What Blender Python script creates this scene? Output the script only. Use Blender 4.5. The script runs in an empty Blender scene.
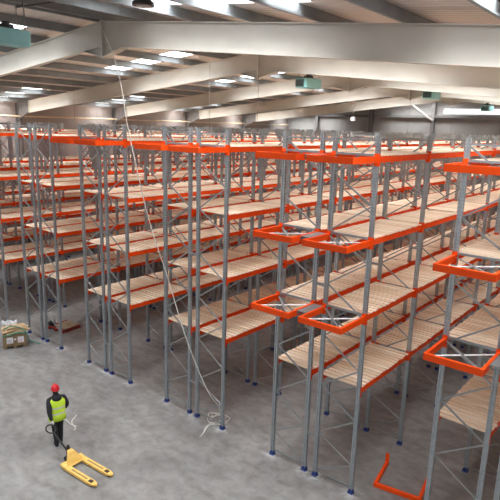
import bpy, bmesh, math, random
from mathutils import Vector, Matrix
random.seed(7)
scene = bpy.context.scene
COL = scene.collection
PI = math.pi

# ------------------------------------------------------------------ helpers
def new_mesh_object(name, bm, mats, parent=None, smooth=False, recalc=True):
    if recalc:
        bmesh.ops.recalc_face_normals(bm, faces=bm.faces[:])
    me = bpy.data.meshes.new(name)
    bm.to_mesh(me); bm.free()
    if not isinstance(mats, (list, tuple)): mats = [mats]
    for m in mats: me.materials.append(m)
    if smooth:
        for p in me.polygons: p.use_smooth = True
    o = bpy.data.objects.new(name, me)
    COL.objects.link(o)
    if parent: o.parent = parent
    return o

def add_box(bm, x0, x1, y0, y1, z0, z1, mi=0, M=None):
    co = [(x0,y0,z0),(x1,y0,z0),(x1,y1,z0),(x0,y1,z0),(x0,y0,z1),(x1,y0,z1),(x1,y1,z1),(x0,y1,z1)]
    vs = [bm.verts.new(M @ Vector(c) if M else c) for c in co]
    for f in ((3,2,1,0),(4,5,6,7),(0,1,5,4),(1,2,6,5),(2,3,7,6),(3,0,4,7)):
        fc = bm.faces.new([vs[i] for i in f]); fc.material_index = mi
    return vs

def frame_axes(d, up=Vector((0,0,1))):
    d = d.normalized()
    if abs(d.dot(up)) > .98: up = Vector((1,0,0))
    s = d.cross(up).normalized(); u = s.cross(d).normalized()
    return s, u

def add_bar(bm, a, b, w, h, mi=0, up=Vector((0,0,1))):
    """rectangular bar from a to b, w sideways, h along up"""
    a = Vector(a); b = Vector(b); s, u = frame_axes(b-a, up)
    vs = []
    for p in (a, b):
        for sx, sy in ((-1,-1),(1,-1),(1,1),(-1,1)):
            vs.append(bm.verts.new(p + s*(w/2*sx) + u*(h/2*sy)))
    for f in ((0,1,2,3),(7,6,5,4),(0,4,5,1),(1,5,6,2),(2,6,7,3),(3,7,4,0)):
        fc = bm.faces.new([vs[i] for i in f]); fc.material_index = mi

def add_tube(bm, pts, r, seg=8, mi=0, cap=True, closed=False):
    pts = [Vector(p) for p in pts]
    n = len(pts); rr = r if isinstance(r, (list, tuple)) else [r]*n
    rings = []
    prev = None
    for i, p in enumerate(pts):
        if closed: d = pts[(i+1) % n] - pts[i-1]
        else: d = pts[min(i+1, n-1)] - pts[max(i-1, 0)]
        d = d.normalized()
        if prev is None: s, u = frame_axes(d)
        else:
            s = (prev - d*prev.dot(d)).normalized(); u = s.cross(d)
        prev = s
        rings.append([bm.verts.new(p + (s*math.cos(2*PI*k/seg) + u*math.sin(2*PI*k/seg))*rr[i]) for k in range(seg)])
    m = n if closed else n-1
    for i in range(m):
        A = rings[i]; B = rings[(i+1) % n]
        for k in range(seg):
            f = bm.faces.new([A[k], A[(k+1)%seg], B[(k+1)%seg], B[k]]); f.material_index = mi; f.smooth = True
    if cap and not closed:
        f = bm.faces.new(rings[0][::-1]); f.material_index = mi
        f = bm.faces.new(rings[-1]); f.material_index = mi

def add_prism(bm, poly, z0, z1, mi=0, M=None):
    T = (lambda c: M @ Vector(c)) if M else (lambda c: Vector(c))
    lo = [bm.verts.new(T((x,y,z0))) for x,y in poly]; hi = [bm.verts.new(T((x,y,z1))) for x,y in poly]
    n = len(poly)
    f = bm.faces.new(lo[::-1]); f.material_index = mi
    f = bm.faces.new(hi); f.material_index = mi
    for i in range(n):
        f = bm.faces.new([lo[i], lo[(i+1)%n], hi[(i+1)%n], hi[i]]); f.material_index = mi

def add_cyl(bm, c, r, z0, z1, seg=20, mi=0, r2=None):
    c = Vector(c); r2 = r if r2 is None else r2
    A = [bm.verts.new(c + Vector((r*math.cos(2*PI*k/seg), r*math.sin(2*PI*k/seg), z0))) for k in range(seg)]
    B = [bm.verts.new(c + Vector((r2*math.cos(2*PI*k/seg), r2*math.sin(2*PI*k/seg), z1))) for k in range(seg)]
    f = bm.faces.new(A[::-1]); f.material_index = mi
    f = bm.faces.new(B); f.material_index = mi
    for k in range(seg):
        f = bm.faces.new([A[k], A[(k+1)%seg], B[(k+1)%seg], B[k]]); f.material_index = mi

def thing(name, label, cat, loc=(0,0,0), rz=0, group=None):
    o = bpy.data.objects.new(name, None); COL.objects.link(o)
    o.location = loc; o.rotation_euler = (0,0,rz); o.empty_display_size = .2
    o['label'] = label; o['category'] = cat
    if group: o['group'] = group
    return o

def tag(o, label, cat, group=None):
    o['label'] = label; o['category'] = cat
    if group: o['group'] = group
    return o

def struct(o):
    o['kind'] = 'structure'; return o

def copy_part(src, parent, loc=None, rot=None):
    c = src.copy(); COL.objects.link(c); c.parent = parent
    if loc is not None: c.location = loc
    if rot is not None: c.rotation_euler = rot
    for g in src.children:
        copy_part(g, c)
    return c

# ------------------------------------------------------------------ materials
def base_mat(name, col, rough=.6, metal=0.0, spec=None):
    m = bpy.data.materials.new(name); m.use_nodes = True
    b = m.node_tree.nodes['Principled BSDF']
    b.inputs['Base Color'].default_value = (*col, 1)
    b.inputs['Roughness'].default_value = rough
    b.inputs['Metallic'].default_value = metal
    if spec is not None: b.inputs['Specular IOR Level'].default_value = spec
    return m, m.node_tree, b

def noise_mat(name, c1, c2, scale=4, rough=.6, metal=0.0, detail=4, stretch=(1,1,1), spec=None, bump=0, lo=.3, hi=.7):
    m, nt, b = base_mat(name, c1, rough, metal, spec)
    N = nt.nodes; L = nt.links
    tc = N.new('ShaderNodeTexCoord'); mp = N.new('ShaderNodeMapping'); mp.inputs['Scale'].default_value = stretch
    nz = N.new('ShaderNodeTexNoise'); nz.inputs['Scale'].default_value = scale; nz.inputs['Detail'].default_value = detail
    cr = N.new('ShaderNodeValToRGB')
    cr.color_ramp.elements[0].color = (*c1,1); cr.color_ramp.elements[1].color = (*c2,1)
    cr.color_ramp.elements[0].position = lo; cr.color_ramp.elements[1].position = hi
    L.new(tc.outputs['Object'], mp.inputs['Vector']); L.new(mp.outputs['Vector'], nz.inputs['Vector'])
    L.new(nz.outputs['Fac'], cr.inputs['Fac']); L.new(cr.outputs['Color'], b.inputs['Base Color'])
    if bump:
        bp = N.new('ShaderNodeBump'); bp.inputs['Strength'].default_value = bump; bp.inputs['Distance'].default_value = .02
        L.new(nz.outputs['Fac'], bp.inputs['Height']); L.new(bp.outputs['Normal'], b.inputs['Normal'])
    return m

M_steel = noise_mat('galvanised_steel', (.30,.33,.345), (.37,.40,.415), 9, .38, .6, stretch=(1,1,.25))
# upright steel: rows of punched slots
def upright_material():
    m, nt, b = base_mat('perforated_galvanised_steel', (.34,.38,.41), .34, .65)
    N = nt.nodes; L = nt.links
    tc = N.new('ShaderNodeTexCoord'); sx = N.new('ShaderNodeSeparateXYZ'); L.new(tc.outputs['Object'], sx.inputs[0])
    def fr(sock, per, off=0.0):
        a = N.new('ShaderNodeMath'); a.operation='ADD'; a.inputs[1].default_value = off; L.new(sock, a.inputs[0])
        d = N.new('ShaderNodeMath'); d.operation='PINGPONG'; d.inputs[1].default_value = per/2; L.new(a.outputs[0], d.inputs[0])
        return d.outputs[0]
    def less(sock, v):
        a = N.new('ShaderNodeMath'); a.operation='LESS_THAN'; a.inputs[1].default_value = v; L.new(sock, a.inputs[0]); return a.outputs[0]
    def mul(a, c):
        q = N.new('ShaderNodeMath'); q.operation='MULTIPLY'; L.new(a, q.inputs[0]); L.new(c, q.inputs[1]); return q.outputs[0]
    zslot = less(fr(sx.outputs['Z'], .075), .009)
    ax = N.new('ShaderNodeMath'); ax.operation='ABSOLUTE'; L.new(sx.outputs['X'], ax.inputs[0])
    sb = N.new('ShaderNodeMath'); sb.operation='SUBTRACT'; sb.inputs[1].default_value = .030; L.new(ax.outputs[0], sb.inputs[0])
    ab = N.new('ShaderNodeMath'); ab.operation='ABSOLUTE'; L.new(sb.outputs[0], ab.inputs[0])
    col = less(ab.outputs[0], .004)
    fac = mul(zslot, col)
    nz = N.new('ShaderNodeTexNoise'); nz.inputs['Scale'].default_value = 7; L.new(tc.outputs['Object'], nz.inputs['Vector'])
    cr = N.new('ShaderNodeValToRGB'); cr.color_ramp.elements[0].color=(.42,.46,.49,1); cr.color_ramp.elements[1].color=(.50,.54,.57,1)
    cr.color_ramp.elements[0].position=.35; cr.color_ramp.elements[1].position=.65
    L.new(nz.outputs['Fac'], cr.inputs['Fac'])
    mx = N.new('ShaderNodeMix'); mx.data_type='RGBA'; mx.inputs[7].default_value=(.03,.03,.035,1)
    L.new(fac, mx.inputs[0]); L.new(cr.outputs['Color'], mx.inputs[6]); L.new(mx.outputs[2], b.inputs['Base Color'])
    return m
M_upright = upright_material()
M_orange = noise_mat('orange_powder_coat', (.90,.072,.002), (.96,.085,.003), 3, .5, 0, spec=.25)
M_silver = noise_mat('bright_zinc_flat', (.80,.80,.80), (.88,.88,.88), 8, .5, 0)
M_blue = noise_mat('blue_foot_paint', (.015,.035,.16), (.03,.06,.25), 12, .5)
M_cream = noise_mat('cream_rafter_paint', (.50,.475,.425), (.58,.555,.50), 1.2, .5, 0, stretch=(.6,1,1))
M_purlin = noise_mat('grey_purlin_steel', (.20,.22,.23), (.27,.29,.30), 2, .45, .3)
M_liner = noise_mat('beige_roof_liner', (.68,.61,.56), (.76,.69,.64), .8, .75)
M_wall = noise_mat('pale_wall_cladding', (.33,.285,.265), (.39,.34,.32), .5, .7)
M_wallend = noise_mat('grey_end_cladding', (.30,.285,.27), (.36,.345,.33), .4, .7)
M_column = noise_mat('dark_column_paint', (.13,.12,.115), (.18,.165,.16), 2, .6)
M_pipe = noise_mat('cream_pipe', (.60,.47,.30), (.68,.55,.37), 3, .45)
M_teal = noise_mat('teal_enamel', (.25,.56,.58), (.30,.62,.63), 3, .5)
M_dark = noise_mat('dark_grille', (.03,.035,.04), (.05,.055,.06), 20, .5)
M_lampring = noise_mat('black_lamp_metal', (.02,.02,.022), (.04,.04,.042), 6, .4)
M_lampglass = noise_mat('frosted_lamp_glass', (.45,.42,.40), (.55,.52,.50), 10, .3)
M_rope = noise_mat('white_cable', (.62,.60,.55), (.75,.73,.68), 30, .7)
M_wire = noise_mat('grey_wire', (.22,.21,.20), (.30,.28,.27), 30, .6)
M_yellow = noise_mat('yellow_truck_paint', (.84,.50,.10), (.92,.62,.19), 9, .5)
M_wear = noise_mat('scuffed_yellow_paint', (.40,.24,.09), (.22,.15,.08), 25, .6)
M_black = noise_mat('black_rubber', (.015,.015,.016), (.03,.03,.032), 9, .6)
M_cloth = noise_mat('black_workwear', (.010,.010,.014), (.022,.022,.028), 18, .9)
M_hat = noise_mat('red_helmet_plastic', (.55,.012,.02), (.62,.02,.028), 3, .3)
M_skin = noise_mat('skin', (.50,.28,.20), (.56,.33,.24), 12, .6)
M_hair = noise_mat('dark_hair', (.03,.02,.015), (.05,.035,.025), 40, .8)
M_carton = noise_mat('brown_carton', (.20,.14,.075), (.26,.185,.10), 4, .85)
M_label = noise_mat('white_paper_label', (.70,.69,.72), (.78,.77,.79), 9, .7)
M_print = noise_mat('grey_print', (.25,.24,.26), (.4,.38,.4), 60, .8)
M_pinkprint = noise_mat('pink_print', (.62,.35,.38), (.7,.45,.48), 40, .8)
M_scrap = noise_mat('raw_plank', (.60,.42,.24), (.74,.56,.35), 3, .8, stretch=(1,9,9))
M_net = noise_mat('green_strap', (.05,.24,.17), (.08,.32,.24), 9, .6)
M_redpal = noise_mat('red_pallet_paint', (.22,.022,.018), (.33,.035,.025), 6, .8)
M_board = noise_mat('cardboard_sheet', (.36,.27,.18), (.45,.35,.24), 2, .9)
M_hole = noise_mat('dark_wheel', (.03,.02,.015), (.05,.03,.02), 9, .7)
M_paleglove = noise_mat('pale_glove', (.45,.43,.40), (.58,.55,.5), 20, .8)

def vest_material():
    m, nt, b = base_mat('hi_vis_vest', (.62,.86,.05), .7)
    N = nt.nodes; L = nt.links
    tc = N.new('ShaderNodeTexCoord'); sx = N.new('ShaderNodeSeparateXYZ'); L.new(tc.outputs['Object'], sx.inputs[0])
    tot = None
    for z in (1.02, 1.20):
        s = N.new('ShaderNodeMath'); s.operation='SUBTRACT'; s.inputs[1].default_value=z; L.new(sx.outputs['Z'], s.inputs[0])
        a = N.new('ShaderNodeMath'); a.operation='ABSOLUTE'; L.new(s.outputs[0], a.inputs[0])
        l = N.new('ShaderNodeMath'); l.operation='LESS_THAN'; l.inputs[1].default_value=.026; L.new(a.outputs[0], l.inputs[0])
        if tot is None: tot = l.outputs[0]
        else:
            q = N.new('ShaderNodeMath'); q.operation='MAXIMUM'; L.new(tot, q.inputs[0]); L.new(l.outputs[0], q.inputs[1]); tot = q.outputs[0]
    mx = N.new('ShaderNodeMix'); mx.data_type='RGBA'; mx.inputs[6].default_value=(.60,.86,.05,1); mx.inputs[7].default_value=(.62,.64,.55,1)
    L.new(tot, mx.inputs[0]); L.new(mx.outputs[2], b.inputs['Base Color'])
    return m
M_vest = vest_material()

def wood_deck_material():
    m, nt, b = base_mat('pale_deck_boards', (.7,.5,.3), .75)
    N = nt.nodes; L = nt.links
    geo = N.new('ShaderNodeNewGeometry')
    tc = N.new('ShaderNodeTexCoord'); mp = N.new('ShaderNodeMapping'); mp.inputs['Scale'].default_value=(1.2,9,9)
    L.new(tc.outputs['Object'], mp.inputs['Vector'])
    nz = N.new('ShaderNodeTexNoise'); nz.inputs['Scale'].default_value=2.5; nz.inputs['Detail'].default_value=5
    L.new(mp.outputs['Vector'], nz.inputs['Vector'])
    a = N.new('ShaderNodeMath'); a.operation='MULTIPLY'; a.inputs[1].default_value=.7; L.new(geo.outputs['Random Per Island'], a.inputs[0])
    c = N.new('ShaderNodeMath'); c.operation='MULTIPLY_ADD'; c.inputs[1].default_value=.35; L.new(nz.outputs['Fac'], c.inputs[0]); L.new(a.outputs[0], c.inputs[2])
    cr = N.new('ShaderNodeValToRGB'); e = cr.color_ramp.elements
    e[0].position=.1; e[0].color=(.80,.61,.42,1); e[1].position=1.0; e[1].color=(.97,.84,.68,1)
    k = e.new(.6); k.color=(.92,.76,.58,1)
    L.new(c.outputs[0], cr.inputs['Fac']); L.new(cr.outputs['Color'], b.inputs['Base Color'])
    return m
M_wood = wood_deck_material()

def floor_material():
    m, nt, b = base_mat('power_floated_concrete', (.4,.4,.38), .36)
    N = nt.nodes; L = nt.links
    tc = N.new('ShaderNodeTexCoord')
    def nz(scale, detail, dist=0, stretch=None):
        n = N.new('ShaderNodeTexNoise'); n.inputs['Scale'].default_value=scale; n.inputs['Detail'].default_value=detail; n.inputs['Distortion'].default_value=dist
        if stretch:
            mp = N.new('ShaderNodeMapping'); mp.inputs['Scale'].default_value=stretch; mp.inputs['Rotation'].default_value=(0,0,.5)
            L.new(tc.outputs['Object'], mp.inputs['Vector']); L.new(mp.outputs['Vector'], n.inputs['Vector'])
        else: L.new(tc.outputs['Object'], n.inputs['Vector'])
        return n.outputs['Fac']
    def ramp(s, c1, c2, lo, hi):
        cr = N.new('ShaderNodeValToRGB'); cr.color_ramp.elements[0].position=lo; cr.color_ramp.elements[1].position=hi
        cr.color_ramp.elements[0].color=(*c1,1); cr.color_ramp.elements[1].color=(*c2,1); L.new(s, cr.inputs['Fac']); return cr.outputs['Color']
    def mul(a, c2, f):
        x = N.new('ShaderNodeMix'); x.data_type='RGBA'; x.blend_type='MULTIPLY'; x.inputs[0].default_value=f
        L.new(a, x.inputs[6]); L.new(c2, x.inputs[7]); return x.outputs[2]
    base = ramp(nz(.35, 6, .2), (.245,.243,.238), (.335,.332,.324), .38, .62)
    base = mul(base, ramp(nz(1.3, 8, .3, (1,2.0,1)), (.74,.735,.73), (1,1,1), .38, .56), .8)
    base = mul(base, ramp(nz(4.2, 7, .4), (.80,.79,.785), (1,1,1), .38, .58), .8)
    # small dark specks and tyre scuffs
    base = mul(base, ramp(nz(5.5, 8, 3), (.55,.54,.53), (1,1,1), .30, .36), .6)
    # saw-cut joints every 6 m
    sx = N.new('ShaderNodeSeparateXYZ'); L.new(tc.outputs['Object'], sx.inputs[0])
    tot = None
    for ax, off in (('X', 1.9), ('Y', 1.2)):
        a = N.new('ShaderNodeMath'); a.operation='ADD'; a.inputs[1].default_value=off; L.new(sx.outputs[ax], a.inputs[0])
        pp = N.new('ShaderNodeMath'); pp.operation='PINGPONG'; pp.inputs[1].default_value=4.48; L.new(a.outputs[0], pp.inputs[0])
        l = N.new('ShaderNodeMath'); l.operation='LESS_THAN'; l.inputs[1].default_value=.006; L.new(pp.outputs[0], l.inputs[0])
        if tot is None: tot = l.outputs[0]
        else:
            q = N.new('ShaderNodeMath'); q.operation='MAXIMUM'; L.new(tot, q.inputs[0]); L.new(l.outputs[0], q.inputs[1]); tot = q.outputs[0]
    mx = N.new('ShaderNodeMix'); mx.data_type='RGBA'; mx.inputs[7].default_value=(.30,.29,.275,1)
    L.new(tot, mx.inputs[0]); L.new(base, mx.inputs[6])
    # pale drilling dust along the row ends
    def mth(op, a, v, v2=None):
        q = N.new('ShaderNodeMath'); q.operation = op
        if hasattr(a, 'links'): L.new(a, q.inputs[0])
        else: q.inputs[0].default_value = a
        if hasattr(v, 'links'): L.new(v, q.inputs[1])
        else: q.inputs[1].default_value = v
        return q.outputs[0]
    ay = mth('ABSOLUTE', sx.outputs['Y'], 0)
    my = N.new('ShaderNodeMapRange'); my.inputs['From Min'].default_value=.34; my.inputs['From Max'].default_value=.08; L.new(ay, my.inputs['Value'])
    def near(off):
        f = mth('PINGPONG', mth('ADD', sx.outputs['X'], off), 4.483/2)
        r = N.new('ShaderNodeMapRange'); r.inputs['From Min'].default_value=.34; r.inputs['From Max'].default_value=.05; L.new(f, r.inputs['Value']); return r.outputs[0]
    mxx = mth('MAXIMUM', mth('MAXIMUM', near(44.83), near(44.83+1.1)), mth('MAXIMUM', near(44.83+1.44), near(44.83+2.54)))
    dn = N.new('ShaderNodeMapRange'); dn.inputs['From Min'].default_value=.42; dn.inputs['From Max'].default_value=.58; L.new(nz(4.5,5,.5), dn.inputs['Value'])
    dust = mth('MULTIPLY', mth('MULTIPLY', my.outputs[0], mxx), dn.outputs[0])
    mz = N.new('ShaderNodeMix'); mz.data_type='RGBA'; mz.inputs[7].default_value=(.50,.50,.50,1)
    L.new(dust, mz.inputs[0]); L.new(mx.outputs[2], mz.inputs[6]); L.new(mz.outputs[2], b.inputs['Base Color'])
    return m
M_floor = floor_material()

def glow_mat(name, col, strength):
    m = bpy.data.materials.new(name); m.use_nodes = True; nt = m.node_tree
    b = nt.nodes['Principled BSDF']; b.inputs['Base Color'].default_value=(*col,1)
    b.inputs['Emission Color'].default_value=(*col,1); b.inputs['Emission Strength'].default_value=strength
    b.inputs['Roughness'].default_value=.4
    return m
M_sky = glow_mat('translucent_rooflight', (.95,.98,1.0), 4.0)
M_glaze = glow_mat('translucent_gable_glazing', (.9,.96,1.0), 2.2)

def plastic_material():
    m = bpy.data.materials.new('clear_plastic_film'); m.use_nodes = True; nt = m.node_tree
    b = nt.nodes['Principled BSDF']; b.inputs['Base Color'].default_value=(.75,.77,.78,1)
    b.inputs['Roughness'].default_value=.15; b.inputs['Alpha'].default_value=.35
    nz = nt.nodes.new('ShaderNodeTexNoise'); nz.inputs['Scale'].default_value=9
    bp = nt.nodes.new('ShaderNodeBump'); bp.inputs['Strength'].default_value=.8
    nt.links.new(nz.outputs['Fac'], bp.inputs['Height']); nt.links.new(bp.outputs['Normal'], b.inputs['Normal'])
    return m
M_film = plastic_material()

# ------------------------------------------------------------------ dimensions (metres)
XR, XL, XRT = -9.9, -31.2, 11.4       # ridge, left wall, right wall
YF, YE = -16.0, 40.0                  # building front, end wall
ZR, SL = 12.3, .097                   # rafter top at the ridge, slope
def ztop(x): return ZR - SL*abs(x - XR)

# ------------------------------------------------------------------ the setting
bm = bmesh.new(); add_box(bm, XL, XRT, YF, YE, -.2, 0)
struct(new_mesh_object('floor', bm, M_floor))

def corr_wall(bm, p0, p1, z0, z1, nrm, pitch=1.0, dep=.008, ztopf=None):
    """trapezoid-profiled cladding from p0 to p1"""
    p0 = Vector(p0); p1 = Vector(p1); d = (p1-p0); L = d.length; d.normalize(); n = Vector(nrm)
    t = 0; pts = []
    while t < L:
        for f, o in ((0,0),(.45,0),(.55,1),(.9,1)):
            q = t + f*pitch
            if q <= L: pts.append((q, o*dep))
        t += pitch
    pts.append((L, 0))
    lo, hi = [], []
    for q, o in pts:
        b = p0 + d*q + n*o
        lo.append(bm.verts.new((b.x, b.y, z0))); hi.append(bm.verts.new((b.x, b.y, ztopf(b.x, b.y) if ztopf else z1)))
    for i in range(len(pts)-1):
        bm.faces.new([lo[i], lo[i+1], hi[i+1], hi[i]])
    # outer skin gives thickness
    a0 = p0 - n*.12; a1 = p1 - n*.12
    zt0 = ztopf(a0.x, a0.y) if ztopf else z1; zt1 = ztopf(a1.x, a1.y) if ztopf else z1
    mid = None
    v = [bm.verts.new((a0.x,a0.y,z0)), bm.verts.new((a1.x,a1.y,z0)), bm.verts.new((a1.x,a1.y,zt1))]
    if ztopf and abs(d.x) > .5: v.append(bm.verts.new((XR, a0.y, ztopf(XR, 0))))
    v.append(bm.verts.new((a0.x,a0.y,zt0)))
    bm.faces.new(v)

bm = bmesh.new(); corr_wall(bm, (XL,YF,0), (XL,YE,0), 0, ztop(XL)+.28, (1,0,0))
wl = struct(new_mesh_object('wall_left', bm, M_wall, recalc=False))
bm = bmesh.new(); corr_wall(bm, (XRT,YF,0), (XRT,YE,0), 0, ztop(XRT)+.28, (-1,0,0))
struct(new_mesh_object('wall_right', bm, M_wall, recalc=False))
bm = bmesh.new(); corr_wall(bm, (XL,YE,0), (XRT,YE,0), 0, 0, (0,-1,0), ztopf=lambda x,y: ztop(x)+.28)
we = struct(new_mesh_object('wall_back', bm, M_wallend, recalc=False))
# gable posts and rails on the end wall
for x in (-27.1, -20.7, -14.3, -7.9, -1.5, 4.9):
    bm = bmesh.new()
    add_box(bm, x-.16, x+.16, YE-.42, YE-.39, 0, ztop(x)); add_box(bm, x-.16, x+.16, YE-.08, YE-.05, 0, ztop(x)); add_box(bm, x-.02, x+.02, YE-.39, YE-.08, 0, ztop(x))
    new_mesh_object('gable_post', bm, M_column, we)
bm = bmesh.new(); add_box(bm, XL+.1, XRT-.1, YE-.36, YE-.06, 10.42, 10.62); add_box(bm, XL+.1, XRT-.1, YE-.30, YE-.06, 10.62, 10.64)
new_mesh_object('sheeting_rail', bm, M_column, we)
# horizontal strip of gable glazing
bm = bmesh.new(); add_box(bm, -13.4, 3.0, YE-.10, YE-.04, 10.80, 11.22)
struct(new_mesh_object('window_1', bm, M_glaze))
bm = bmesh.new(); add_bar(bm, (-14.3,YE-.5,10.2), (-15.8,YE-1.6,11.5), .16,.16)
new_mesh_object('knee_brace', bm, M_cream, we)

# roof: trapezoid liner sheet, left out where the rooflights are; ribs run down the slope
SKYW = 330.0
sky_segs = [(-30.9,-24.8), (-18.4,-12.4), (-7.4,-1.4), (1.2,7.2)]
sky_rows = [k*8 - 2.1 for k in range(-1, 6)]      # y start, 1.25 m wide
def roof_strip(bm, xa, xb, ya, yb):
    pitch = .25; y = ya; prof = []
    while y < yb - 1e-6:
        for f, o in ((0,0),(.4,0),(.55,.022),(.85,.022)):
            q = y + f*pitch
            if q < yb: prof.append((q, o))
        y += pitch
    prof.append((yb, 0))
    za = ztop(xa)+.29; zb = ztop(xb)+.29
    A = [bm.verts.new((xa, q, za+o)) for q, o in prof]; B = [bm.verts.new((xb, q, zb+o)) for q, o in prof]
    for i in range(len(prof)-1): bm.faces.new([A[i], A[i+1], B[i+1], B[i]])
bm = bmesh.new()
slopes = [(XL-.1, XR), (XR, XRT+.1)]
ycuts = [YF]
for y in sky_rows: ycuts += [y, y+1.25]
ycuts.append(YE)
ycuts = sorted(c for c in ycuts if YF <= c <= YE)
for (xa, xb) in slopes:
    for i in range(len(ycuts)-1):
        ya, yb = ycuts[i], ycuts[i+1]
        is_sky = any(abs(ya-s) < 1e-6 for s in sky_rows)
        if not is_sky: roof_strip(bm, xa, xb, ya, yb)
        else:
            cur = xa
            for (sa, sb) in sky_segs:
                if sa >= xa and sb <= xb:
                    roof_strip(bm, cur, sa, ya, yb); cur = sb
            roof_strip(bm, cur, xb, ya, yb)
# outer weather sheet, folded at the ridge, open over the rooflights by being part of them (thin rim only)
ceil = struct(new_mesh_object('ceiling', bm, M_liner, recalc=False))
wn = 2
for y in sky_rows:
    for (sa, sb) in sky_segs:
        bm = bmesh.new()
        za, zb = ztop(sa)+.30, ztop(sb)+.30
        v = [bm.verts.new(c) for c in ((sa,y,za),(sb,y,zb),(sb,y+1.25,zb),(sa,y+1.25,za),(sa,y,za+.03),(sb,y,zb+.03),(sb,y+1.25,zb+.03),(sa,y+1.25,za+.03))]
        for f in ((0,1,2,3),(7,6,5,4),(0,4,5,1),(1,5,6,2),(2,6,7,3),(3,7,4,0)): bm.faces.new([v[i] for i in f])
        struct(new_mesh_object('window_%d' % wn, bm, M_sky)); wn += 1
        # daylight falling through this rooflight
        ld = bpy.data.lights.new('rooflight_daylight', 'AREA'); ld.shape = 'RECTANGLE'; ld.size = sb-sa-.1; ld.size_y = 1.15
        ld.energy = SKYW; ld.color = (.94,.97,1.0); ld.spread = math.radians(125)
        lo = bpy.data.objects.new('rooflight_daylight', ld); COL.objects.link(lo)
        lo.location = ((sa+sb)/2, y+.625, (za+zb)/2 - .02); lo.rotation_euler = (0, math.atan2(za-zb, sb-sa), 0)

# Z purlins on top of the rafters (children of the ceiling)
px = [XR + s*(.0 + 2.05*k) for s in (-1,1) for k in range(1,11)] + [XR-.2, XR+.2]
for x in px:
    if not (XL < x < XRT): continue
    z = ztop(x); bm = bmesh.new(); s = -1 if x < XR else 1
    add_box(bm, x-.012, x+.012, YF, YE, z+.02, z+.27)
    add_box(bm, x, x+.07*s, YF, YE, z+.008, z+.022); add_box(bm, x-.07*s, x, YF, YE, z+.262, z+.276)
    add_box(bm, x+.058*s, x+.07*s, YF, YE, z+.02, z+.045)
    new_mesh_object('purlin', bm, M_purlin, ceil)

# portal frames
def portal(Y, label):
    t = thing('portal_frame', label, 'roof beam', (XR, Y, 0), 0, 'cream portal frames across the hall')
    tf, w = .022, .11
    for s, xe, nm in ((-1, XL+.35, 'left'), (1, XRT-.35, 'right')):
        bm = bmesh.new()
        L = abs(xe - XR); Lc = L; L = L-1.5; dep = .76
        def sec(u, d, ww=w):   # u distance from ridge, d depth below top
            return (s*u, 0, ZR - SL*u - d)
        # web, flanges
        def plate(u0,u1,d00,d01,d10,d11,hy):
            a = [(u0,d00),(u1,d10),(u1,d11),(u0,d01)]
            lo = [bm.verts.new((s*u, -hy, ZR-SL*u-d)) for u,d in a]; hi = [bm.verts.new((s*u, hy, ZR-SL*u-d)) for u,d in a]
            bm.faces.new(lo[::-1]); bm.faces.new(hi)
            for i in range(4): bm.faces.new([lo[i],lo[(i+1)%4],hi[(i+1)%4],hi[i]])
        plate(.015, L, tf, dep-tf, tf, dep-tf, .008)          # web
        plate(.015, L, 0, tf, 0, tf, w)                        # top flange
        plate(.015, L, dep-tf, dep, dep-tf, dep, w)            # bottom flange
        # eaves haunch
        plate(L-.012, L, 0, dep, 0, dep, w)
        new_mesh_object('rafter', bm, M_cream, t)
        bm = bmesh.new()                                       # apex haunch
        plate(.015, 1.0, dep, dep+.33, dep, dep, .008)
        plate(.015, 1.0, dep+.33, dep+.33+tf, dep, dep+tf, .14)
        new_mesh_object('apex_haunch', bm, M_cream, t)
        bm = bmesh.new()                                       # column
        x = s*(Lc+.02); zt = ZR - SL*Lc - .02
        plate(L, Lc-.16, .02, dep-.1, .02, dep+.35, .09)
        add_box(bm, x-.20, x-.18, -.12, .12, 0, zt); add_box(bm, x+.18, x+.20, -.12, .12, 0, zt); add_box(bm, x-.18, x+.18, -.008, .008, 0, zt)
        add_box(bm, x-.25, x+.25, -.18, .18, 0, .02)
        new_mesh_object('column', bm, M_column, t)
    bm = bmesh.new()
    add_box(bm, -.035, .035, -.135, .135, ZR-1.14, ZR+.03)
    for z in (.08,.25,.5,.72,.9):
        for y in (-.07,.07):
            add_box(bm, -.06, .06, y-.014, y+.014, ZR-z-.014, ZR-z+.014)
    new_mesh_object('end_plate', bm, M_cream, t)
    return t
portal(0, 'large cream steel roof beam nearest the camera, crossing the top of the picture')
portal(8, 'cream steel roof beam directly behind the nearest one')
portal(16, 'cream steel roof beam third from the camera, behind the teal heater box')
portal(24, 'cream steel roof beam fourth from the camera, second before the end wall')
portal(32, 'cream steel roof beam farthest away, last one before the grey end wall')
portal(-8, 'cream steel roof beam overhead, just outside the top of the picture')

# pipe along the left wall
bm = bmesh.new(); add_tube(bm, [(-30.55, YF+.2, 9.38), (-30.55, 12, 9.40), (-30.55, YE-.6, 9.42)], .055, 10)
for y in range(-14, 40, 4):
    add_bar(bm, (-30.55,y,9.40), (-30.98,y,9.40), .03,.03); 
tag(new_mesh_object('wall_pipe', bm, M_pipe), 'long thin cream pipe running along the top of the left wall', 'pipe')

# ------------------------------------------------------------------ pallet racking
D, G, P, L = 1.1, .342, 4.483, 2.948
LV = [2.87, 4.77, 6.62, 8.52]
ZT = 9.04
NB = 12

def proto(name, bm, mats, smooth=False):
    bmesh.ops.recalc_face_normals(bm, faces=bm.faces[:])
    me = bpy.data.meshes.new(name); bm.to_mesh(me); bm.free()
    for m in (mats if isinstance(mats, (list,tuple)) else [mats]): me.materials.append(m)
    return me
def inst(name, me, parent, loc=(0,0,0)):
    o = bpy.data.objects.new(name, me); COL.objects.link(o); o.parent = parent; o.location = loc
    return o

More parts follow.
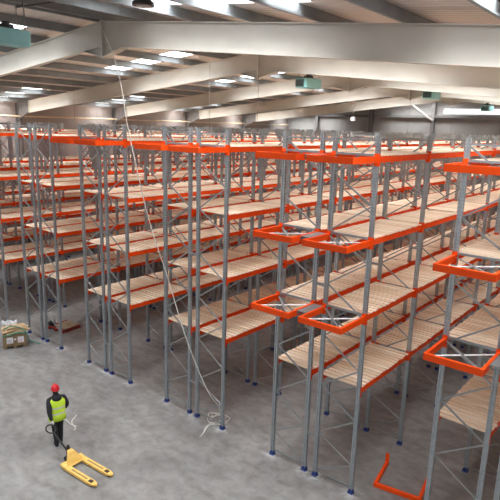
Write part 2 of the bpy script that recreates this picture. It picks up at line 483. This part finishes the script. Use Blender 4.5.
# upright: omega section, 100 x 80 mm, grooves down the face towards the aisle and the front
prof = [(-.05,-.04),(-.024,-.04),(-.018,-.014),(.018,-.014),(.024,-.04),(.05,-.04),
        (.05,-.020),(.026,-.016),(.026,.016),(.05,.020),(.05,.04),(.024,.04),(.018,.014),(-.018,.014),(-.024,.04),(-.05,.04),
        (-.05,.020),(-.026,.016),(-.026,-.016),(-.05,-.020)]
bm = bmesh.new(); add_prism(bm, prof, .01, ZT); ME_post = proto('upright', bm, M_upright)
bm = bmesh.new()
add_box(bm, -.075,.075,-.07,.07, 0,.012)
add_box(bm, -.056,.056,-.05,.05,.012,.11)
for x in (-.062,.062):
    for y in (-.055,.055): add_cyl(bm, (x,y,0), .011, .012,.04, 6)
ME_foot = proto('foot', bm, M_blue)

# bracing of one frame: from x=-D (0 here is the outer post) -- local x in [-D,0]
def brace_mesh(mirror):
    bm = bmesh.new(); a, b = (-D+.05, -.05) if not mirror else (-.05, -D+.05)
    up = Vector((0,1,0))
    add_bar(bm, (a,0,.17), (b,0,.17), .04,.028, up=up)
    zs = [.22,.77,1.33]
    while zs[-1] + .68 < ZT - .3: zs.append(zs[-1]+.68)
    if ZT-.15 - zs[-1] > .2: zs.append(ZT-.15)
    for k in range(len(zs)-1):
        x0, x1 = (a, b) if k % 2 == 0 else (b, a); yy = .006*(-1)**k
        add_bar(bm, (x0,yy,zs[k]+.015), (x1,yy,zs[k+1]-.015), .035,.026, up=up)
    add_bar(bm, (a,0,ZT-.12), (b,0,ZT-.12), .04,.028, up=up)
    return proto('frame_bracing', bm, M_steel)
ME_brace = [brace_mesh(False), brace_mesh(True)]
# box beam with hooked end connectors, local origin at post centre
def beam_mesh(dirx):
    bm = bmesh.new()
    add_box(bm, -.025,.025,.045,L-.045,-.085,.055)
    add_box(bm, -.030,.030,.045,L-.045,.040,.056)
    for y0, y1 in ((.040,.050),(L-.050,L-.040)):
        add_box(bm, -.052,.052, y0, y1, -.16, .12)
    for y0, y1 in ((.0,.046),(L-.046,L-.0)):
        if dirx > 0: add_box(bm, .050,.056,y0,y1,-.16,.12)
        else: add_box(bm, -.056,-.050,y0,y1,-.16,.12)
    return proto('beam', bm, M_orange)
ME_beam = {1: beam_mesh(1), -1: beam_mesh(-1)}
# loose timber deck boards across a bay
def deck_mesh(seed):
    r = random.Random(seed); bm = bmesh.new()
    n = 16; y0 = .055; pitch = (L-.11)/n
    for i in range(n):
        ya = y0 + i*pitch + r.uniform(0,.006); yb = ya + pitch - .038 - r.uniform(0,.012)
        xa = -D+.0 - .045 + r.uniform(-.012,.02); xb = .045 + r.uniform(-.03,.006)
        z = .058 + r.uniform(0,.004); sk = r.uniform(-.006,.006)
        v = [(xa,ya-sk,z),(xb,ya+sk,z),(xb,yb+sk,z),(xa,yb-sk,z)]
        lo = [bm.verts.new(c) for c in v]; hi = [bm.verts.new((c[0],c[1],c[2]+.022)) for c in v]
        bm.faces.new(lo[::-1]); bm.faces.new(hi)
        for q in range(4): bm.faces.new([lo[q],lo[(q+1)%4],hi[(q+1)%4],hi[q]])
    return proto('slatted_deck', bm, M_wood)
ME_deck = [deck_mesh(s) for s in range(5)]
# spacer between back to back frames
bm = bmesh.new(); add_box(bm, -G+.05, -.05, -.03,.03,-.03,.03); ME_spacer = proto('row_spacer', bm, M_steel)
# projecting U frame at the row end: arms, front bar, two crossed flats
GD = 1.15
def guard_mesh():
    bm = bmesh.new()
    add_box(bm, -.03,.03,-GD,-.045,-.085,.055)
    add_box(bm, -D-.03,-D+.03,-GD,-.045,-.085,.055)
    add_box(bm, -D+.03,-.03,-GD,-GD+.06,-.085,.055)
    for x in (0,-D):
        add_box(bm, x-.052,x+.052,-.050,-.040,-.16,.12)
    add_box(bm, .050,.056,-.046,.046,-.16,.12); add_box(bm, -D-.056,-D-.050,-.046,.046,-.16,.12)
    return proto('end_frame', bm, M_orange)
ME_guard = guard_mesh()
bm = bmesh.new(); add_bar(bm, (-D+.03,-GD+.07,-.01), (-.05,-.06,-.01), .06,.012); ME_x1 = proto('brace_flat', bm, M_silver)
bm = bmesh.new(); add_bar(bm, (-.05,-GD+.07,.0), (-D+.05,-.06,.0), .05,.008); ME_x2 = proto('brace_flat', bm, M_steel)
bm = bmesh.new(); add_bar(bm, (-D+.05,-.02,.08), (-.05,-.02,.08), .045,.05); ME_tie = proto('end_tie', bm, M_steel)

bm = bmesh.new(); add_box(bm, -G+.035,-.035,-.80,-.05,.03,.045); add_box(bm, -G+.035,-G+.05,-.80,-.05,-.04,.03); add_box(bm, -.05,-.035,-.80,-.05,-.04,.03); ME_plate = proto('infill_plate', bm, M_steel)

row_labels = {
 -1:'double run of orange and grey pallet racking at the right edge of the picture',
  0:'tall double racking run right of centre, its row end carrying orange frames at three heights',
  1:'double run of pallet racking in mid picture, its front post beside the tangled white cable',
  2:'double pallet racking run with front feet beyond the worker, left of the white cable',
  3:'double run of pallet racking over the red pallet at the left',
  4:'double run of pallet racking cut by left picture edge, behind the carton of scrap wood',
  5:'double run of pallet racking in the background, second before the left wall',
  6:'double run of pallet racking farthest back, right against the left wall'}
guards = {-1:(1,2,3), 0:(1,2,3), 1:(3,), 2:(3,)}
for n in range(-1, 7):
    X0 = -n*P
    t = thing('pallet_rack', row_labels[n], 'pallet rack', (X0, 0, 0), 0, 'double runs of pallet racking')
    rnd = random.Random(n+50)
    for k in range(NB+1):
        y = k*L
        for off in (0, -D-G):
            for x in (off, off-D):
                u = inst('upright', ME_post, t, (x, y, 0)); inst('base_plate', ME_foot, u)
            inst('frame_bracing', ME_brace[0 if off == 0 else 1], t, (off, y, 0))
        for z in (1.15, 5.35, 8.9):
            sp = inst('row_spacer', ME_spacer, t, (-D, y, z))
    beams = []
    for k in range(NB):
        for li, z in enumerate(LV):
            for off in (0, -D-G):
                beams.append((k, ME_beam[1], (off, k*L, z))); beams.append((k, ME_beam[-1], (off-D, k*L, z)))
                inst('slatted_deck', ME_deck[rnd.randrange(5)], t, (off, k*L, z))
    beams.sort(key=lambda b: b[0])
    for b in beams[:96]: inst('beam', b[1], t, b[2])
    bm = bmesh.new()
    for b in beams[96:]:
        me = b[1]; vs = [bm.verts.new(v.co + Vector(b[2])) for v in me.vertices]
        for pol in me.polygons: bm.faces.new([vs[i] for i in pol.vertices])
    far = new_mesh_object('beam', bm, M_orange, t); far['kind'] = 'stuff'
    for li in guards.get(n, ()):
        inst('infill_plate', ME_plate, t, (-D, 0, LV[li]))
        for off in (0, -D-G):
            g = inst('end_frame', ME_guard, t, (off, 0, LV[li]))
            inst('brace_flat', ME_x1, g); inst('brace_flat', ME_x2, g)
            inst('end_tie', ME_tie, t, (off, 0, LV[li]))

# ------------------------------------------------------------------ orange U frame lying on the floor
t = thing('rack_end_frame', 'orange U-shaped frame lying on the floor between the two nearest rack runs', 'metal frame', (.36,.66,0), .17)
bm = bmesh.new()
add_box(bm, -.04,.04,-.04,1.10,0,.12); add_box(bm, 1.10,1.18,-.04,1.10,0,.12); add_box(bm, .04,1.10,-.04,.04,0,.12)
bmesh.ops.bevel(bm, geom=bm.edges[:], offset=.008, segments=1, affect='EDGES')
new_mesh_object('bar', bm, M_orange, t)
for x in (-.05,1.09):
    bm = bmesh.new(); add_box(bm, x,x+.10,1.09,1.102,0,.36); add_box(bm, x,x+.012,1.102,1.16,0,.36)
    for z in (.10,.2,.3): add_box(bm, x+.03,x+.07,1.10,1.125,z-.012,z+.012)
    new_mesh_object('connector_plate', bm, M_orange, t)

# ------------------------------------------------------------------ hanging cables
def smooth_path(pts, sub=5):
    pts = [Vector(p) for p in pts]; out = []
    for i in range(len(pts)-1):
        p0 = pts[max(i-1,0)]; p1 = pts[i]; p2 = pts[i+1]; p3 = pts[min(i+2,len(pts)-1)]
        for k in range(sub):
            s = k/sub
            out.append(.5*((2*p1)+(p2-p0)*s+(2*p0-5*p1+4*p2-p3)*s*s+(3*p1-p0-3*p2+p3)*s**3))
    out.append(pts[-1]); return out
path = [(-9.85,-.14,12.1),(-8.95,-.35,11.1),(-8.60,-.35,10.14),(-8.40,-.35,9.2),(-7.94,-.35,7.72),(-7.36,-.35,6.1),(-6.60,-.35,4.6),(-5.75,-.3,2.65),(-5.02,-.15,1.2),(-4.84,.15,.62),
        (-4.82,.3,.3),(-4.86,.42,.03)]
c = Vector((-4.95,.30,.02)); rr = random.Random(3)
for i in range(26):
    a = i*.95; r = .24 + .12*math.sin(i*1.7)
    path.append((c.x + r*math.cos(a)*1.2, c.y + r*math.sin(a), .02 + .012*(i % 4)))
path += [(-4.95,-.05,.02),(-4.90,-.30,.02),(-4.72,-.62,.02),(-4.66,-.80,.02),(-4.74,-.55,.02),(-4.88,-.20,.03),(-4.80,.1,.03)]
bm = bmesh.new(); add_tube(bm, smooth_path(path), .015, 6)
add_tube(bm, smooth_path([(-4.86,.38,.03),(-4.72,.16,.32),(-4.60,-.02,.62),(-4.55,-.07,.85)]), .011, 6)
tag(new_mesh_object('power_cable', bm, M_rope), 'white cable hanging from the roof ridge and ending in a tangle on the floor', 'cable')
for (x, y, z0, z1, lab) in ((-23.85,7.8,9.2,11.2,'thin wire hanging from the second roof beam near the left wall'),
                        (-12.66,7.8,7.3,11.9,'thin dark wire hanging left of the second roof beam peak'),
                        (-9.75,7.8,9.25,11.3,'thin wire dropping from the peak of the second roof beam'),
                        (-9.75,23.8,9.0,11.3,'thin wire dropping from the peak of the fourth roof beam'),
                        (-9.75,31.8,8.9,11.3,'thin wire dropping from the peak of the farthest roof beam')):
    bm = bmesh.new(); add_tube(bm, [(x,y,z1),(x+.03,y-.02,(z0+z1)/2),(x,y,z0)], .011, 6)
    tag(new_mesh_object('hanging_wire', bm, M_wire), lab, 'wire', 'wires hanging from the roof')
bm = bmesh.new(); add_bar(bm, (-8.95,-3.45,12.02), (-7.85,-2.95,12.12), .05,.03); add_bar(bm, (-8.75,-3.36,12.04), (-8.75,-3.36,12.22), .02,.02); add_bar(bm, (-8.05,-3.04,12.1), (-8.05,-3.04,12.28), .02,.02)
tag(new_mesh_object('cable_bracket', bm, M_dark), 'short dark bar under the purlins above the teal heater at top left', 'bracket')
# white tape lying beside the worker
bm = bmesh.new()
add_tube(bm, smooth_path([(-8.45,-2.55,.012),(-8.25,-2.85,.012),(-8.02,-2.95,.012),(-7.85,-2.98,.012),(-7.72,-3.10,.012)]), .016, 6)
add_tube(bm, smooth_path([(-8.50,-3.0,.02),(-8.35,-2.98,.06),(-8.1,-2.98,.02),(-7.9,-2.93,.02)]), .016, 6)
tag(new_mesh_object('cord', bm, M_rope), 'short white cord lying on the floor to the right of the worker', 'cord')

# ------------------------------------------------------------------ unit heaters and lamp under the roof
def heater(loc, rz, label, sc=1.0, group='teal air heater boxes under the roof'):
    t = thing('air_heater', label, 'heater', loc, rz, group)
    bm = bmesh.new(); add_box(bm, -.55*sc,.55*sc,-.3*sc,.3*sc,0,.38*sc)
    bmesh.ops.bevel(bm, geom=[e for e in bm.edges if abs(e.verts[0].co.z-e.verts[1].co.z) > .1], offset=.07*sc, segments=1, affect='EDGES')
    new_mesh_object('casing', bm, M_teal, t)
    bm = bmesh.new()
    for k in range(6):
        z = (.06+.045*k)*sc
        add_box(bm, -.585*sc,-.545*sc,-.22*sc,.22*sc,z,z+.026*sc)
    add_box(bm, -.40*sc,.30*sc,-.22*sc,.22*sc,.38*sc,.41*sc)
    new_mesh_object('grille', bm, M_dark, t)
    bm = bmesh.new(); add_cyl(bm, (0,0,0), .20*sc, .41*sc,.50*sc, 18); add_cyl(bm, (0,0,0), .1*sc, .50*sc,.58*sc, 14)
    new_mesh_object('fan_housing', bm, M_dark, t)
    ztp = ztop(loc[0]) - loc[2]
    for x in (-.42*sc,.42*sc):
        for y in (-.2*sc,.2*sc):
            bm = bmesh.new(); add_bar(bm, (x,y,.36*sc), (x,y,ztp), .02,.02)
            new_mesh_object('hanger', bm, M_wire, t)
    return t
heater((-7.80,-4.34,10.90), PI/2, 'teal metal air heater box at the top left corner, nearest the camera', .92)
heater((-7.8,8.78,10.80), PI/2-.12, 'teal air heater box hanging in front of the second and third roof beams')
heater((-5.7,17.1,10.80), PI/2, 'small grey-green air heater box hanging near the far right roof beams')
heater((-6.5,29.4,10.65), PI/2, 'tiny dark heater box in front of the bright gable strip at the right edge')
t = thing('high_bay_lamp', 'round dark high bay lamp hanging at the top edge of the picture', 'lamp', (-1.62,-5.25,10.95))
bm = bmesh.new(); add_cyl(bm, (0,0,0), .17,.0,.05, 28); add_cyl(bm, (0,0,0), .15,.05,.16, 28, r2=.10); new_mesh_object('lamp_housing', bm, M_lampring, t)
bm = bmesh.new(); add_cyl(bm, (0,0,0), .115,-.012,.002, 24); new_mesh_object('lens', bm, M_lampglass, t)
bm = bmesh.new(); add_tube(bm, [(0,0,.15),(0,0,.50)], .012, 6); new_mesh_object('suspension_rod', bm, M_wire, t)
t = thing('wall_lamp_box', 'tiny white box hanging below the far roof beams at centre right', 'lamp', (-14.0,24.0,9.75))
bm = bmesh.new(); add_box(bm, -.14,.14,-.10,.10,0,.26); new_mesh_object('housing', bm, M_label, t)
bm = bmesh.new(); add_tube(bm, [(0,0,.26),(0,0,1.2)], .01, 6); new_mesh_object('suspension_rod', bm, M_wire, t)

# ------------------------------------------------------------------ carton with scrap wood
t = thing('carton', 'big brown carton with two white paper labels at the left picture edge', 'carton', (-15.25,-1.05,0), math.radians(65))
bm = bmesh.new(); add_box(bm, -.45,.45,-.42,.42,.10,.56)
bmesh.ops.bevel(bm, geom=bm.edges[:], offset=.012, segments=1, affect='EDGES')
new_mesh_object('box_body', bm, M_carton, t)
bm = bmesh.new()
for x in (-.42,-.06,.30): add_box(bm, x,x+.12,-.42,.42,0,.09)
add_box(bm, -.45,.45,-.42,-.34,.085,.10); add_box(bm, -.45,.45,.34,.42,.085,.10)
new_mesh_object('pallet_base', bm, M_carton, t)
for x0, pr in ((-.31, M_print), (.10, M_pinkprint)):
    bm = bmesh.new(); add_box(bm, x0,x0+.24,-.426,-.419,.22,.48)
    lb = new_mesh_object('paper_label', bm, M_label, t)
    bm = bmesh.new()
    for k in range(4): add_box(bm, x0+.03,x0+.2-.03*(k%2),-.429,-.4255,.25+.035*k,.262+.035*k)
    new_mesh_object('print', bm, pr, lb)
bm = bmesh.new(); add_box(bm, -.04,.05,-.427,-.419,.35,.41); new_mesh_object('paper_label', bm, M_label, t)
cM = t
rr = random.Random(11)
cb = Matrix.Translation((-15.25,-1.05,0)) @ Matrix.Rotation(math.radians(65),4,'Z')
zz = .575; glab = 'pale offcut plank in the messy pile on top of the big carton'
for lay, a in enumerate((.12,.42,-.18,.30,.55,-.05,.36)):
    for i in range(4 if lay < 5 else 2):
        ln = rr.uniform(.62,1.0) if lay < 5 else rr.uniform(.7,.9)
        m = cb @ Matrix.Translation((rr.uniform(-.04,.03), 0, zz + lay*.044)) @ Matrix.Rotation(a,4,'Z') @ Matrix.Translation((rr.uniform(-.08,.08), -.27+.175*i+rr.uniform(-.02,.02), 0))
        bm = bmesh.new(); add_box(bm, -ln/2, ln/2, -.05,.05, 0,.038)
        o = new_mesh_object('plank', bm, M_scrap); o.matrix_world = m
        tag(o, glab, 'plank', 'scrap planks piled on the carton')
bm = bmesh.new()
add_tube(bm, smooth_path([(-.46,-.44,.57),(-.2,-.46,.60),(.1,-.45,.66),(.4,-.43,.60),(.5,-.2,.40),(.55,.05,.10),(.75,-.1,.02),(.95,-.35,.02)]), .022, 7)
add_tube(bm, smooth_path([(-.40,-.40,.86),(-.1,-.30,.92),(.2,-.40,.86),(.48,-.45,.60)]), .022, 7)
o = new_mesh_object('strap', bm, M_net); o.matrix_world = cb
tag(o, 'green strap trailing over the carton and onto the floor', 'strap')
bm = bmesh.new()
for i in range(9):
    for j in range(7):
        pass
NX, NY = 12, 9; g = [[bm.verts.new((-.45+.055*i, -.05+.05*j, .93+.05*math.sin(i*1.3+j)+.04*math.cos(j*1.9-i*.6))) for j in range(NY)] for i in range(NX)]
for i in range(NX-1):
    for j in range(NY-1): bm.faces.new([g[i][j],g[i+1][j],g[i+1][j+1],g[i][j+1]])
o = new_mesh_object('plastic_sheet', bm, M_film, smooth=True, recalc=False); o.matrix_world = cb
sd = o.modifiers.new('thick','SOLIDIFY'); sd.thickness = .004
tag(o, 'crumpled clear plastic sheet on the back of the scrap wood pile', 'plastic sheet')

# ------------------------------------------------------------------ red pallet
t = thing('pallet', 'worn red wooden pallet on the floor under the rack at the left', 'pallet', (-15.40,1.34,0), .05)
bm = bmesh.new()
for x in (-.50,-.05,.40): add_box(bm, x,x+.10,-.5,.5,0,.022)
new_mesh_object('bottom_board', bm, M_redpal, t)
bm = bmesh.new()
for x in (-.45,0,.45):
    for y in (-.43,0,.43): add_box(bm, x-.05,x+.05,y-.07,y+.07,.022,.11)
new_mesh_object('block', bm, M_redpal, t)
bm = bmesh.new()
for k in range(7): add_box(bm, -.5,.5,-.5+.148*k,-.5+.148*k+.105,.11,.145)
new_mesh_object('top_board', bm, M_redpal, t)
bm = bmesh.new(); add_box(bm, -.30,.46,-.36,.46,0,.03)
o = new_mesh_object('cardboard_sheet', bm, M_board); o.location = (-15.38,1.36,.148); o.rotation_euler = (0,0,.12)
tag(o, 'flat brown cardboard lying on the red pallet', 'cardboard')
bm = bmesh.new(); add_box(bm, -.13,.13,-.12,.12,0,.17); bmesh.ops.bevel(bm, geom=bm.edges[:], offset=.03, segments=2, affect='EDGES')
o = new_mesh_object('bucket', bm, M_black); o.location = (-15.80,.96,.148)
o.name = 'black_bag'; tag(o, 'small black bag on the left corner of the red pallet', 'bag')
bm = bmesh.new(); add_cyl(bm, (0,0,0), .20,0,.30, 14); add_cyl(bm, (0,0,0), .20,.30,.62, 14, r2=.12)
bmesh.ops.remove_doubles(bm, verts=bm.verts[:], dist=.001)
for v in bm.verts: v.co += Vector((rr.uniform(-.03,.03), rr.uniform(-.03,.03), rr.uniform(-.02,.02) if v.co.z>.05 else 0))
o = new_mesh_object('plastic_bag', bm, M_film, smooth=True); o.location = (-16.05,.88,.22)
o.location = (-16.14,1.15,.0); tag(o, 'translucent plastic bag standing behind the red pallet', 'plastic bag')

# ------------------------------------------------------------------ hand pallet truck
jr = math.radians(4)
t = thing('pallet_truck', 'yellow hand pallet truck pulled by the worker', 'pallet truck', (-6.37,-4.04,0), jr)
for y, w in ((-.26,1), (.26,-1)):
    bm = bmesh.new()
    poly = [(-.02,-.08),(1.12,-.08),(1.24,-.05),(1.28,0),(1.24,.05),(1.12,.08),(-.02,.08)]
    add_prism(bm, poly, .055, .10, M=Matrix.Translation((.08,y,0)))
    add_box(bm, .08,1.20,y-.08,y-.07,.03,.06); add_box(bm, .08,1.20,y+.07,y+.08,.03,.06)
    f = new_mesh_object('fork', bm, M_yellow, t)
    bm = bmesh.new(); add_box(bm, .34,.98,y-.022,y+.022,.0995,.103)
    new_mesh_object('scuff_panel', bm, M_wear, f)
    bm = bmesh.new(); add_box(bm, 1.06,1.20,y-.05,y+.05,.0995,.1035)
    new_mesh_object('roller_slot', bm, M_hole, f)
    bm = bmesh.new()
    for k in range(16):
        pass
    add_cyl(bm, (0,0,0), .04,-.03,.03, 16)
    rl = new_mesh_object('load_roller', bm, M_black, t); rl.location = (1.16,y,.04); rl.rotation_euler = (PI/2,0,0)
bm = bmesh.new()   # sloped yoke between the forks and pump
v = [(-.02,-.34,.05),(-.02,.34,.05),(.20,.34,.05),(.20,-.34,.05),(-.06,-.34,.14),(-.06,.34,.14),(.20,.34,.10),(.20,-.34,.10)]
vs = [bm.verts.new(q) for q in v]
for f in ((3,2,1,0),(4,5,6,7),(0,1,5,4),(1,2,6,5),(2,3,7,6),(3,0,4,7)): bm.faces.new([vs[i] for i in f])
v = [(-.07,-.12,.10),(-.07,.12,.10),(.17,.26,.10),(.17,-.26,.10),(-.11,-.07,.40),(-.11,.07,.40),(.00,.09,.37),(.00,-.09,.37)]
vs = [bm.verts.new(q) for q in v]
for f in ((3,2,1,0),(4,5,6,7),(0,1,5,4),(1,2,6,5),(2,3,7,6),(3,0,4,7)): bm.faces.new([vs[i] for i in f])
bmesh.ops.bevel(bm, geom=bm.edges[:], offset=.012, segments=1, affect='EDGES')
new_mesh_object('yoke', bm, M_yellow, t)
bm = bmesh.new(); add_cyl(bm, (-.15,0,0), .055,.14,.44, 16); add_cyl(bm, (-.15,0,0), .035,.44,.50, 12); new_mesh_object('pump', bm, M_black, t)
for y in (-.06,.06):
    bm = bmesh.new(); add_cyl(bm, (0,0,0), .09,-.025,.025, 22)
    w = new_mesh_object('steer_wheel', bm, M_black, t); w.location = (-.16,y,.09); w.rotation_euler = (PI/2,0,0)
def tiller_pt(s):  # from pump to grip
    a = Vector((-.17,0,.30)); b = Vector((-.76,-.09,.80)); return a.lerp(b, s)
bm = bmesh.new(); add_tube(bm, [tiller_pt(0), tiller_pt(.86)], .022, 10); new_mesh_object('tiller', bm, M_black, t)
dv = (tiller_pt(1)-tiller_pt(0)).normalized(); sd_ = Vector((0,1,0)); e = tiller_pt(.84)
loop = [e + dv*(.13*(1-math.cos(q))) + sd_*(.13*math.sin(q)) for q in [2*PI*i/18 for i in range(18)]]
bm = bmesh.new(); add_tube(bm, loop, .02, 8, closed=True); new_mesh_object('handle_loop', bm, M_black, t)
GRIP = Matrix.Translation((-6.37,-4.04,0)) @ Matrix.Rotation(jr,4,'Z') @ (e + dv*.19 + sd_*.12)

# ------------------------------------------------------------------ worker
WP = Vector((-7.50,-3.76,0)); WR = math.radians(74)      # local +Y is where he faces
t = thing('person', 'person in red helmet, black workwear and yellow vest walking away with a pallet truck', 'person', WP, WR)
WM = Matrix.Translation(WP) @ Matrix.Rotation(WR,4,'Z')
gl = WM.inverted() @ GRIP
def skin_obj(name, verts, edges, radii, root, mat, parent, sub=2):
    me = bpy.data.meshes.new(name); me.from_pydata([tuple(v) for v in verts], edges, [])
    o = bpy.data.objects.new(name, me); COL.objects.link(o)
    if parent: o.parent = parent
    s = o.modifiers.new('skin','SKIN'); s.use_smooth_shade = True; s.branch_smoothing = .3
    if not me.skin_vertices: 
        try: me.attributes  # layer is made with the modifier
        except Exception: pass
    sv = me.skin_vertices[0].data
    for i, r in enumerate(radii):
        rx, ry = r if isinstance(r, tuple) else (r, r)
        sv[i].radius = (rx, ry); sv[i].use_root = (i == root)
    m = o.modifiers.new('sub','SUBSURF'); m.levels = sub; m.render_levels = sub
    me.materials.append(mat)
    return o
hand = gl + Vector((0,.02,.03))
V = [(0,0,.97),(0,.0,1.10),(0,.0,1.27),(0,.0,1.42),(0,.02,1.50),(0,.05,1.56),      # 0-5 spine to neck
     (-.21,.0,1.43),(.21,.0,1.43),                                                  # 6,7 shoulders
     (-.09,0,.93),(.09,0,.93),                                                      # 8,9 hips
     (-.09,-.03,.50),(-.08,-.13,.12),(-.08,-.13,.055),(-.08,.0,.045),               # 10-13 left leg (trailing)
     (.09,.08,.51),(.08,.05,.12),(.08,.05,.05),(.08,.18,.045)]                      # 14-17 right leg
shL = Vector(V[6]); mid = shL.lerp(hand, .5) + Vector((-.05,-.05,-.02))
wr = hand + (mid-hand).normalized()*.09
V += [tuple(mid), tuple(wr)]                                                        # 18,19 left arm
V += [(.31,.02,1.17),(.29,.18,.97)]                                                 # 20,21 right arm, elbow bent
Eg = [(0,1),(1,2),(2,3),(3,4),(4,5),(3,6),(3,7),(0,8),(0,9),(8,10),(10,11),(11,12),(12,13),(9,14),(14,15),(15,16),(16,17),(6,18),(18,19),(7,20),(20,21)]
Rd = [(.16,.12),(.155,.115),(.175,.125),(.16,.11),(.075,.075),(.055,.055),.09,.09,.115,.115,.09,.07,.055,.04,.09,.07,.055,.04,.068,.045,.068,.045]
body = skin_obj('body', V, Eg, Rd, 0, M_cloth, t)
# head, face and helmet
def ellipsoid(bm, c, r, seg=20, ring=14, mi=0, M=None):
    c = Vector(c)
    v0 = bmesh.ops.create_uvsphere(bm, u_segments=seg, v_segments=ring, radius=1)['verts']
    for v in v0:
        q = Vector((v.co.x*r[0], v.co.y*r[1], v.co.z*r[2])); v.co = (M @ q if M else q) + c
    for f in {f for v in v0 for f in v.link_faces}: f.material_index = mi; f.smooth = True
bm = bmesh.new()
ellipsoid(bm, (0,.06,1.665), (.078,.095,.115)); ellipsoid(bm, (0,.10,1.60), (.055,.06,.055))
ellipsoid(bm, (0,.158,1.65), (.014,.022,.028), 10, 8)
for s in (-1,1): ellipsoid(bm, (s*.08,.055,1.655), (.012,.022,.034), 10, 8)
new_mesh_object('head', bm, M_skin, t)
bm = bmesh.new()
for s in (-1,1): ellipsoid(bm, (s*.03,.148,1.675), (.012,.008,.008), 8, 6)
ellipsoid(bm, (0,.150,1.606), (.022,.006,.006), 8, 6); ellipsoid(bm, (0,.035,1.64), (.081,.082,.10))
new_mesh_object('hair', bm, M_hair, t)
bm = bmesh.new()
ellipsoid(bm, (0,.05,1.715), (.112,.135,.125), 24, 16)
for v in list(bm.verts):
    if v.co.z < 1.69: v.co.z = 1.69
add_tube(bm, [(0.118*math.cos(q), .05+.142*math.sin(q), 1.692) for q in [2*PI*i/24 for i in range(24)]], .009, 6, closed=True)
add_box(bm, -.07,.07,.17,.24,1.688,1.698); add_box(bm, -.014,.014,-.06,.15,1.800,1.838)
new_mesh_object('helmet', bm, M_hat, t)
bm = bmesh.new()      # hood bunched behind the neck
ellipsoid(bm, (0,-.085,1.47), (.14,.10,.095)); ellipsoid(bm, (0,.0,1.53), (.10,.09,.05))
new_mesh_object('hood', bm, M_cloth, t)
# vest shell
bm = bmesh.new()
rows = [(.80,.235,.185),(.92,.23,.18),(1.05,.22,.17),(1.2,.225,.17),(1.3,.23,.17),(1.40,.215,.155),(1.465,.15,.125)]
rg = []
for z, rx, ry in rows:
    rg.append([bm.verts.new((rx*math.copysign(abs(math.cos(q))**.8, math.cos(q)), ry*math.copysign(abs(math.sin(q))**.85, math.sin(q)), z)) for q in [2*PI*i/28 for i in range(28)]])
for a, b in zip(rg[:-1], rg[1:]):
    for i in range(28):
        f = bm.faces.new([a[i],a[(i+1)%28],b[(i+1)%28],b[i]]); f.smooth = True
vest = new_mesh_object('vest', bm, M_vest, t, recalc=True)
md = vest.modifiers.new('th','SOLIDIFY'); md.thickness = .012; md.offset = 1
# hands with five separate fingers
def hand_obj(pos, dirv, palm_n, mat, curl=.9, side=1):
    d = Vector(dirv).normalized(); n = Vector(palm_n); n = (n - d*n.dot(d)).normalized(); s = d.cross(n)*side
    bm = bmesh.new()
    B = Matrix((s, d, n)).transposed().to_4x4(); B.translation = Vector(pos)
    ellipsoid(bm, Vector(pos)+d*.045, (.042,.055,.020), 14, 10, M=Matrix((s,d,n)).transposed())
    for i, ln in enumerate((.068,.078,.074,.056)):
        b0 = Vector(pos) + d*.085 + s*(-.030+.020*i); a = 0; pts = [b0-d*.02, b0]
        for j, f in enumerate((.45,.32,.23)):
            a += curl*(.75 if j else .5); b0 = b0 + (d*math.cos(a)+n*math.sin(a))*ln*f; pts.append(b0)
        add_tube(bm, pts, [.010,.0098,.0092,.0086,.007], 8)
    b0 = Vector(pos) + d*.02 - s*.035
    add_tube(bm, [b0, b0 - s*.022 + d*.022 + n*.012, b0 - s*.026 + d*.046 + n*.028, b0 - s*.012 + d*.062 + n*.040], [.013,.012,.0105,.008], 8)
    return new_mesh_object('hand', bm, mat, t, smooth=True)
hand_obj(wr, hand-wr, (0,.3,-1), M_paleglove, 1.15)
hand_obj((.29,.19,.965), (-.1,.8,-.5), (-1,0,0), M_paleglove, .6, -1)
for x, y in ((-.08,-.05), (.08,.13)):
    bm = bmesh.new()
    poly = [(-.045,-.12),(.045,-.12),(.052,.02),(.048,.12),(0,.155),(-.048,.12),(-.052,.02)]
    add_prism(bm, poly, 0,.035, M=Matrix.Translation((x,y,0))); add_prism(bm, [(a*.9,b*.93) for a,b in poly], .035,.085, M=Matrix.Translation((x,y,0)))
    bmesh.ops.bevel(bm, geom=bm.edges[:], offset=.01, segments=2, affect='EDGES')
    new_mesh_object('boot', bm, M_black, t)

# ------------------------------------------------------------------ light: overcast daylight through the open front, rooflights
w = bpy.data.worlds.new('overcast'); scene.world = w; w.use_nodes = True
bg = w.node_tree.nodes['Background']; bg.inputs[0].default_value = (1,.975,.94,1); bg.inputs[1].default_value = .5

# ------------------------------------------------------------------ camera
F = Vector((-0.61586679,0.75547623,-0.22352574)); R = Vector((0.77069668,0.63658311,0.02808142)); U = Vector((-0.16350756,0.15497614,0.97429342))
cd = bpy.data.cameras.new('camera'); cam = bpy.data.objects.new('camera', cd); COL.objects.link(cam)
mw = Matrix((R, U, -F)).transposed().to_4x4(); mw.translation = (5.53004212,-11.18153449,9.14286033)
cam.matrix_world = mw
cd.sensor_fit = 'HORIZONTAL'; cd.sensor_width = 36; cd.lens = 537.9171/500*36; cd.clip_start = .05; cd.clip_end = 300
scene.camera = cam
vs = scene.view_settings; vs.view_transform = 'Standard'; vs.look = 'None'; vs.gamma = 1; vs.use_curve_mapping = False; vs.exposure = 0.04
